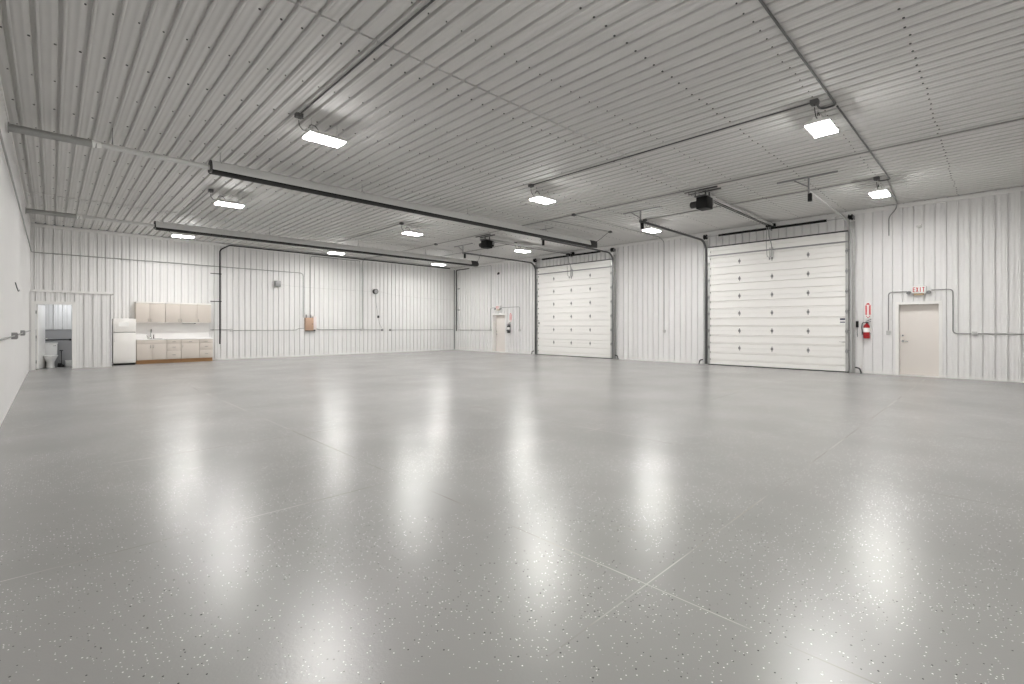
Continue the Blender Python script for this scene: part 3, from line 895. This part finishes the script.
def ext_sign(y, label):
    root = thing('extinguisher_sign', label, 'sign', (XR - 0.03, y, 1.62), 'fire extinguisher signs')
    mb = MB(); mb.box(XR - 0.032, XR - 0.025, y - 0.082, y + 0.082, 1.62, 2.10, 0.004); mb.build('plate', M['white'], root)
    mb = MB()
    for s in (-1, 1):
        for k in range(12):
            z = 1.735 + k * 0.0235
            mb.box(XR - 0.0345, XR - 0.032, y + s * 0.020, y + s * 0.066, z, z + 0.0185)
    mb.box(XR - 0.0345, XR - 0.032, y - 0.045, y + 0.045, 2.03, 2.05); mb.box(XR - 0.0345, XR - 0.032, y - 0.03, y + 0.03, 2.05, 2.075)
    mb.prism([(y - 0.06, 1.70), (y - 0.025, 1.70), (y - 0.025, 1.665), (y + 0.025, 1.665), (y + 0.025, 1.70), (y + 0.06, 1.70), (y, 1.635)], lambda u, d, v: (v, u, d), XR - 0.0345, XR - 0.032)
    mb.build('red_print', M['redtext'], root)
ext_sign(2.655, 'white sign with red columns and arrow above the near extinguisher')
ext_sign(17.81, 'tiny red and white sign above the distant extinguisher')

def wall_sensor(y, z, label, m):
    root = thing('wall_sensor', label, 'sensor', (XR - 0.03, y, z - 0.06), 'wall sensors above exit signs')
    mb = MB(); mb.box(XR - 0.06, XR - 0.004, y - 0.05, y + 0.05, z - 0.055, z + 0.055, 0.008); mb.build('base_box', m, root)
    mb = MB(); mb.lathe((XR - 0.085, y, z - 0.075), [(0.012, 0), (0.045, 0.012), (0.05, 0.04), (0.042, 0.07), (0.02, 0.085)], 18); mb.build('dome', m, root)
wall_sensor(1.51, 4.19, 'small white box with dome high on the wall above the exit sign', M['white'])
wall_sensor(18.74, 4.25, 'small dark box high on the wall above the distant walk door', M['dark'])

mb = MB(); mb.box(XR - 0.075, XR - 0.04, 2.88, 2.945, 1.36, 1.55, 0.008)
for dz in (0.04, 0.10, 0.155): mb.cyl((XR - 0.075, 2.912, 1.36 + dz), (XR - 0.085, 2.912, 1.36 + dz), 0.014, n=12)
mb.pipe([(XR - 0.055, 2.912, 1.37), (XR - 0.055, 2.912, 1.22), (XR - 0.05, 2.90, 1.08)], 0.006, 0.05)
o = mb.build('door_control', M['black']); tag(o, 'black three button door control beside the larger overhead door', 'door control')

# tan electrical box on the far wall
root = thing('electrical_panel', 'tan electrical box with pale cover on the far wall', 'electrical panel', (8.75, YB - 0.08, 1.18))
mb = MB(); mb.box(8.50, 8.86, YB - 0.17, YB - 0.004, 1.20, 1.80, 0.006); mb.build('box', M['tan'], root)
mb = MB(); mb.box(8.505, 8.855, YB - 0.178, YB - 0.171, 1.21, 1.79, 0.003); mb.build('cover', M['tan'], root)
mb = MB(); mb.box(8.77, 8.83, YB - 0.195, YB - 0.179, 1.49, 1.515, 0.004); mb.build('latch', M['dark'], root)
mb = MB(); mb.box(8.862, 9.02, YB - 0.12, YB - 0.004, 1.24, 1.86, 0.006); mb.build('side_cover', M['pinkw'], root)
mb = MB()
for xx in (8.57, 8.77): mb.cyl((xx, YB - 0.05, 1.80), (xx, YB - 0.05, 1.94), 0.03, n=12)
mb.build('fitting', M['grey'], root)
mb = MB(); mb.box(8.52, 8.84, YB - 0.16, YB - 0.03, 1.165, 1.199, 0.004); mb.box(8.86, 8.97, YB - 0.10, YB - 0.03, 1.17, 1.237, 0.004); mb.build('lower_gland', M['dark'], root)

# boxes high on the far wall
root = thing('wall_box', 'square grey box high on the far wall above the electrical box', 'wall box', (7.29, YB - 0.1, 3.18))
mb = MB(); mb.box(7.17, 7.40, YB - 0.17, YB - 0.004, 3.18, 3.44, 0.01); mb.build('case', M['grey'], root)
mb = MB(); mb.box(7.195, 7.385, YB - 0.176, YB - 0.170, 3.20, 3.42, 0.003); mb.build('front_plate', M['grey'], root)
root = thing('wall_box', 'dark round box with hanging cord high on the far wall', 'wall box', (12.09, YB - 0.1, 3.1))
mb = MB(); mb.cyl((12.09, YB - 0.004, 3.21), (12.09, YB - 0.15, 3.21), 0.13, n=24); mb.build('case', M['dark'], root)
mb = MB(); mb.cyl((12.09, YB - 0.15, 3.21), (12.09, YB - 0.158, 3.21), 0.10, n=24); mb.build('grille', M['grey'], root)
mb = MB(); mb.pipe([(12.10, YB - 0.05, 3.09), (12.14, YB - 0.045, 2.6), (12.25, YB - 0.045, 1.97)], 0.006, 0.3, n=6); mb.build('cord', M['grey'], root)
root = thing('power_adapter', 'small dark power adapter hanging on a cord on the far wall', 'power adapter', (12.26, YB - 0.06, 1.84))
mb = MB(); mb.box(12.22, 12.31, YB - 0.085, YB - 0.030, 1.83, 1.96, 0.008); mb.build('case', M['dark'], root)
mb = MB(); mb.pipe([(12.27, YB - 0.05, 1.83), (12.32, YB - 0.045, 1.55), (12.48, YB - 0.05, 1.27)], 0.006, 0.15, n=6); mb.build('cord', M['grey'], root)
mb = MB(); mb.pipe([(7.42, YB - 0.03, 3.30), (7.9, YB - 0.03, 3.24), (9.5, YB - 0.03, 3.21), (11.0, YB - 0.03, 3.20), (11.95, YB - 0.03, 3.20)], 0.005, 0.4, n=6)
tag(mb.build('cable', M['lgrey']), 'thin sagging cable between the two boxes high on the far wall', 'cable')
mb = MB(); mb.pipe([(12.22, YB - 0.03, 3.24), (13.2, YB - 0.03, 3.08), (15.0, YB - 0.03, 2.98), (XR - 0.05, YB - 0.03, 2.96)], 0.005, 0.4, n=6)
tag(mb.build('cable', M['lgrey']), 'thin sagging cable from the round box to the far corner', 'cable')

# ------------------------------------------------------------------ restroom enclosure in the corner
YR, XRR, ZR = 21.40, 1.50, 2.50
RD = (-0.38, 0.51)
mb = MB()
fW = lambda u, d, v: (u, YR - d, v)
ribbed(mb, fW, XL + 0.001, RD[0], 0, ZR, 0.08, 0.09)
ribbed(mb, fW, RD[0], RD[1], 2.13, ZR, 0.08, 0.09)
ribbed(mb, fW, RD[1], XRR, 0, ZR, 0.08, 0.09)
ribbed(mb, lambda u, d, v: (XRR + d, u, v), YR + 0.0895, YB - 0.03, 0, ZR, 0.1, 0.09)
mb.box(XL + 0.03, XRR - 0.09, YR + 0.09, YB - 0.03, ZR - 0.10, ZR)
struct(mb.build('wall_restroom', M['wall']), 'white ribbed enclosure of the small corner restroom', 'wall')
mb = MB(); mb.box(XL + 0.03, XRR + 0.04, YR - 0.045, YR + 0.02, ZR + 0.0005, ZR + 0.075); mb.box(XRR - 0.02, XRR + 0.04, YR + 0.02, YB - 0.03, ZR + 0.0005, ZR + 0.075)
struct(mb.build('trim_5', M['trim']), 'white cap trim along the top of the corner restroom', 'trim')
mb = MB(); mb.box(XL + 0.03, XRR - 0.09, YB - 0.115, YB - 0.03, 0, 1.26); mb.box(XL + 0.03, XRR - 0.09, YB - 0.13, YB - 0.028, 1.26, 1.285)
struct(mb.build('wall_wainscot', M['drywall']), 'grey lower wall behind the toilet in the restroom', 'wall')
# its door, swung inward
root = thing('door_5', 'white restroom door standing open beside the toilet', 'door', (RD[0], YR, 0), kind='structure')
mb = MB()
for a, b in ((RD[0] - 0.075, RD[0] + 0.02), (RD[1] - 0.02, RD[1] + 0.075)):
    mb.box(a, b, YR - 0.036, YR - 0.002, 0, 2.20)
mb.box(RD[0] + 0.02, RD[1] - 0.02, YR - 0.036, YR - 0.002, 2.10, 2.20)
for a, b in ((RD[0] + 0.001, RD[0] + 0.02), (RD[1] - 0.02, RD[1] - 0.001)): mb.box(a, b, YR - 0.002, YR + 0.10, 0, 2.128)
mb.box(RD[0] + 0.02, RD[1] - 0.02, YR - 0.002, YR + 0.10, 2.10, 2.128)
mb.build('door_frame', M['frame'], root)
mb = MB()
hp = Vector((RD[0] + 0.035, YR + 0.10, 0)); an = math.radians(79)
dv = Vector((math.cos(an), math.sin(an), 0)); nv = Vector((math.sin(an), -math.cos(an), 0))
def door_pt(a, b, z): 
    p = hp + dv * a + nv * b; return (p.x, p.y, z)
mb.prism([(0, 0), (0.83, 0), (0.83, 0.04), (0, 0.04)], lambda u, d, v: door_pt(u, d, v), 0.02, 2.09)
mb.build('door_panel', M['door'], root)
for z in (0.25, 1.05, 1.85):
    mb = MB(); mb.cyl((RD[0] + 0.026, YR + 0.092, z - 0.05), (RD[0] + 0.026, YR + 0.092, z + 0.05), 0.014); mb.build('hinge', M['dark'], root)
mb = MB(); mb.cyl(door_pt(0.76, 0.04, 0.98), door_pt(0.76, 0.09, 0.98), 0.012); mb.cyl(door_pt(0.76, 0.085, 0.98), door_pt(0.76, 0.12, 0.98), 0.028, n=16); mb.build('door_handle', M['chrome'], root)
# toilet
tx = 0.0
root = thing('toilet', 'white toilet inside the corner restroom', 'toilet', (tx, 22.3, 0))
mb = MB(); mb.box(tx - 0.21, tx + 0.15, 22.33, 22.52, 0.42, 0.80, 0.03); mb.build('tank', M['porc'], root)
mb = MB(); mb.box(tx - 0.225, tx + 0.165, 22.31, 22.53, 0.80, 0.84, 0.012); mb.build('tank_lid', M['porc'], root)
mb = MB(); mb.lathe((tx - 0.02, 22.12, 0), [(0.11, 0), (0.115, 0.02), (0.095, 0.10), (0.10, 0.20), (0.15, 0.30), (0.178, 0.37), (0.18, 0.40)], 24, 1.0, 1.28)
mb.box(tx - 0.12, tx + 0.08, 22.2, 22.48, 0.0, 0.40, 0.03); mb.build('bowl', M['porc'], root)
mb = MB(); mb.lathe((tx - 0.02, 22.12, 0.40), [(0.185, 0), (0.19, 0.012), (0.185, 0.025), (0.0, 0.03)], 24, 1.0, 1.26); mb.build('seat', M['white'], root)
mb = MB(); mb.cyl((tx + 0.10, 22.33, 0.74), (tx + 0.10, 22.315, 0.74), 0.012); mb.bar((tx + 0.10, 22.312, 0.74), (tx + 0.04, 22.312, 0.73), 0.012); mb.build('flush_lever', M['chrome'], root)
root = thing('grab_bar', 'dark grab bar on the restroom wall above the toilet', 'grab bar', (0.15, YB - 0.16, 0.9))
mb = MB(); mb.pipe([(-0.35, YB - 0.115, 0.93), (-0.35, YB - 0.175, 0.93), (0.47, YB - 0.175, 0.93), (0.47, YB - 0.115, 0.93)], 0.018, 0.05, n=10); mb.build('bar', M['black'], root)
mb = MB()
for xx in (-0.35, 0.47): mb.cyl((xx, YB - 0.116, 0.93), (xx, YB - 0.126, 0.93), 0.035, n=14)
mb.build('flange', M['dark'], root)
root = thing('plunger', 'dark plunger standing on the restroom floor beside the toilet', 'plunger', (0.245, 22.36, 0))
mb = MB(); mb.cyl((0.245, 22.36, 0.1), (0.245, 22.36, 0.56), 0.012); mb.cyl((0.20, 22.36, 0.565), (0.29, 22.36, 0.565), 0.014); mb.build('handle', M['dark'], root)
mb = MB(); mb.lathe((0.245, 22.36, 0), [(0.075, 0), (0.078, 0.02), (0.06, 0.08), (0.025, 0.11), (0.016, 0.13)], 18); mb.build('cup', M['black'], root)
root = thing('toilet_brush', 'short dark toilet brush in holder between toilet and plunger', 'toilet brush', (0.20, 22.492, 0))
mb = MB(); mb.lathe((0.20, 22.492, 0), [(0.05, 0), (0.055, 0.02), (0.045, 0.10), (0.04, 0.13)], 16); mb.build('holder', M['dark'], root)
mb = MB(); mb.cyl((0.20, 22.492, 0.1), (0.20, 22.492, 0.24), 0.008); mb.build('handle', M['grey'], root)
root = thing('waste_bin', 'low white bin on the restroom floor by the door jamb', 'bin', (0.43, 22.43, 0))
mb = MB(); mb.box(0.345, 0.515, 22.33, 22.53, 0, 0.19, 0.015); mb.build('body', M['white'], root)
mb = MB(); mb.box(0.338, 0.522, 22.325, 22.535, 0.19, 0.215, 0.008); mb.build('lid', M['white'], root)
root = thing('ceiling_lamp', 'round dome lamp on the restroom ceiling', 'ceiling lamp', (0.45, 22.1, ZR - 0.2))
mb = MB(); mb.lathe((0.45, 22.1, ZR - 0.19), [(0.03, 0), (0.10, 0.015), (0.14, 0.05), (0.145, 0.07)], 24); mb.build('dome', M['dome'], root)
mb = MB(); mb.cyl((0.45, 22.1, ZR - 0.12), (0.45, 22.1, ZR - 0.10), 0.155, n=24); mb.build('canopy', M['white'], root)

# ------------------------------------------------------------------ kitchen
root = thing('refrigerator', 'white top freezer refrigerator standing between restroom and cabinets', 'refrigerator', (1.885, 22.25, 0))
fx0, fx1, fy = 1.565, 2.205, 21.87
mb = MB(); mb.box(fx0, fx1, fy + 0.06, 22.58, 0.06, 1.67, 0.012); mb.build('body', M['fridge'], root)
mb = MB(); mb.box(fx0, fx1, fy, fy + 0.055, 1.185, 1.67, 0.018); fd = mb.build('freezer_door', M['fridge'], root)
mb = MB(); mb.box(fx0, fx1, fy, fy + 0.055, 0.075, 1.165, 0.018); rd = mb.build('fridge_door', M['fridge'], root)
mb = MB(); mb.box(fx0 + 0.02, fx1 - 0.02, fy + 0.02, fy + 0.2, 0.0, 0.06); mb.build('kick_plate', M['black'], root)
mb = MB(); mb.box(fx0 + 0.01, fx1 - 0.01, fy + 0.02, fy + 0.05, 1.166, 1.184); mb.build('door_gasket', M['grey'], root)
for d, z0, z1 in ((fd, 1.20, 1.42), (rd, 0.85, 1.15)):
    mb = MB(); mb.pipe([(fx0 + 0.045, fy + 0.002, z0), (fx0 + 0.045, fy - 0.035, z0 + 0.02), (fx0 + 0.045, fy - 0.035, z1 - 0.02), (fx0 + 0.045, fy + 0.002, z1)], 0.011, 0.03); mb.build('handle', M['fridge'], d)
mb = MB(); mb.box(1.72, 2.00, fy - 0.004, fy - 0.0005, 1.39, 1.54)
tag(mb.build('paper_sheet', M['white']), 'white paper sheet stuck on the freezer door', 'paper')

KF, KB = 22.05, YB - 0.012
def pull(mb, x, z, horizontal=True, y=None):
    y = y if y is not None else KF - 0.02
    if horizontal: mb.pipe([(x - 0.05, y, z), (x - 0.05, y - 0.028, z), (x + 0.05, y - 0.028, z), (x + 0.05, y, z)], 0.007, 0.02, n=8)
    else: mb.pipe([(x, y, z - 0.05), (x, y - 0.028, z - 0.05), (x, y - 0.028, z + 0.05), (x, y, z + 0.05)], 0.007, 0.02, n=8)
def base_cab(x0, x1, label, fronts):
    root = thing('base_cabinet', label, 'base cabinet', ((x0 + x1) / 2, (KF + KB) / 2, 0), 'kitchen base cabinets')
    mb = MB(); mb.box(x0, x1, KF, KB, 0.14, 0.885); mb.build('carcass', M['cab'], root)
    mb = MB(); mb.box(x0, x1, KF + 0.06, KB, 0, 0.14); mb.build('plinth', M['kick'], root)
    for kind, a, b, z0, z1, hnd in fronts:
        mb = MB(); mb.box(a + 0.004, b - 0.004, KF - 0.02, KF - 0.001, z0 + 0.004, z1 - 0.004, 0.004)
        f_ = mb.build(kind, M['cab'], root)
        if hnd:
            mb = MB()
            if hnd == 'h': pull(mb, (a + b) / 2, (z0 + z1) / 2)
            elif hnd == 'l': pull(mb, a + 0.05, z1 - 0.10, False)
            elif hnd == 'r': pull(mb, b - 0.05, z1 - 0.10, False)
            mb.build('handle', M['chrome'], f_)
zt, z1_, z2_ = 0.875, 0.73, 0.46
base_cab(2.24, 3.14, 'beige sink base cabinet with two doors next to the refrigerator', [('false_front', 2.24, 3.14, z1_, zt, None), ('door', 2.24, 2.69, 0.15, z1_, 'r'), ('door', 2.69, 3.14, 0.15, z1_, 'l')])
base_cab(3.145, 3.59, 'beige three drawer base cabinet in the middle of the kitchen counter', [('drawer', 3.145, 3.59, z1_, zt, 'h'), ('drawer', 3.145, 3.59, z2_, z1_, 'h'), ('drawer', 3.145, 3.59, 0.15, z2_, 'h')])
base_cab(3.595, 4.20, 'beige base cabinet with one drawer above a single door', [('drawer', 3.595, 4.20, z1_, zt, 'h'), ('door', 3.595, 4.20, 0.15, z1_, 'l')])
base_cab(4.205, 4.66, 'beige three drawer base cabinet at the end by the black pipe', [('drawer', 4.205, 4.66, z1_, zt, 'h'), ('drawer', 4.205, 4.66, z2_, z1_, 'h'), ('drawer', 4.205, 4.66, 0.15, z2_, 'h')])
root = thing('countertop', 'white countertop with tall backsplash over the base cabinets', 'countertop', (3.45, 22.35, 0.885))
mb = MB(); mb.box(2.225, 2.60, KF - 0.03, KB, 0.886, 0.925, 0.004); mb.box(3.05, 4.68, KF - 0.03, KB, 0.886, 0.925, 0.004)
mb.box(2.60, 3.05, KF - 0.03, KF + 0.08, 0.886, 0.925, 0.004); mb.box(2.60, 3.05, KB - 0.10, KB, 0.886, 0.925, 0.004); mb.build('worktop', M['counter'], root)
mb = MB(); mb.box(2.23, 4.64, KB - 0.018, KB, 0.926, 1.548); mb.build('backsplash', M['counter'], root)
mb = MB()
mb.box(2.602, 3.048, KF + 0.082, KF + 0.09, 0.75, 0.927); mb.box(2.602, 3.048, KB - 0.11, KB - 0.102, 0.75, 0.927)
mb.box(2.602, 2.61, KF + 0.09, KB - 0.11, 0.75, 0.927); mb.box(3.04, 3.048, KF + 0.09, KB - 0.11, 0.75, 0.927); mb.box(2.602, 3.048, KF + 0.082, KB - 0.102, 0.745, 0.755)
mb.build('sink_basin', M['chrome'], root)
root = thing('faucet', 'chrome kitchen faucet standing on the white countertop', 'faucet', (2.72, 22.56, 0.925))
mb = MB(); mb.cyl((2.72, 22.565, 0.925), (2.72, 22.565, 0.97), 0.028, 0.02); mb.pipe([(2.72, 22.565, 0.96), (2.72, 22.565, 1.27), (2.72, 22.42, 1.29), (2.72, 22.40, 1.14)], 0.014, 0.08, n=10); mb.build('spout', M['chrome'], root)
mb = MB(); mb.cyl((2.63, 22.565, 0.925), (2.63, 22.565, 1.0), 0.02); mb.bar((2.63, 22.565, 1.0), (2.58, 22.53, 1.04), 0.016); mb.build('lever', M['chrome'], root)
mb = MB(); mb.cyl((2.81, 22.565, 0.925), (2.81, 22.565, 1.05), 0.016, 0.012); mb.cyl((2.81, 22.565, 1.05), (2.81, 22.52, 1.07), 0.012); mb.build('side_sprayer', M['dark'], root)

UF = 22.34
def wall_cab(x0, x1, label, doors):
    root = thing('wall_cabinet', label, 'wall cabinet', ((x0 + x1) / 2, (UF + KB) / 2, 1.55), 'kitchen wall cabinets')
    mb = MB(); mb.box(x0, x1, UF, KB, 1.55, 2.26); mb.build('carcass', M['cab'], root)
    mb = MB(); mb.box(x0, x1, UF - 0.03, KB, 2.262, 2.315, 0.004); mb.build('top_rail', M['cabwhite'], root)
    mb = MB(); mb.box(x0 + 0.001, x1 - 0.001, UF - 0.018, UF + 0.02, 1.528, 1.549); mb.build('light_rail', M['cabwhite'], root)
    for a, b, h in doors:
        mb = MB(); mb.box(a + 0.005, b - 0.005, UF - 0.02, UF - 0.001, 1.555, 2.255, 0.004); d = mb.build('door', M['cab'], root)
        mb = MB(); pull(mb, b - 0.045 if h == 'r' else a + 0.045, 1.63, False, UF - 0.02); mb.build('handle', M['chrome'], d)
wall_cab(2.24, 3.135, 'double door beige wall cabinet above the sink', [(2.24, 2.655, 'r'), (2.655, 3.135, 'l')])
wall_cab(3.14, 4.165, 'double door beige wall cabinet in the middle above the counter', [(3.14, 3.61, 'r'), (3.61, 4.165, 'l')])
wall_cab(4.17, 4.66, 'single door beige wall cabinet at the end by the black pipe', [(4.17, 4.66, 'l')])
root = thing('under_cabinet_light', 'slim dark light strip under the wall cabinets', 'light strip', (4.0, 22.5, 1.50))
mb = MB(); mb.box(3.72, 4.14, 22.50, 22.58, 1.505, 1.549, 0.006); mb.build('body', M['grey'], root)
mb = MB(); mb.box(4.10, 4.16, 22.47, 22.50, 1.50, 1.545, 0.004); mb.build('switch', M['dark'], root)
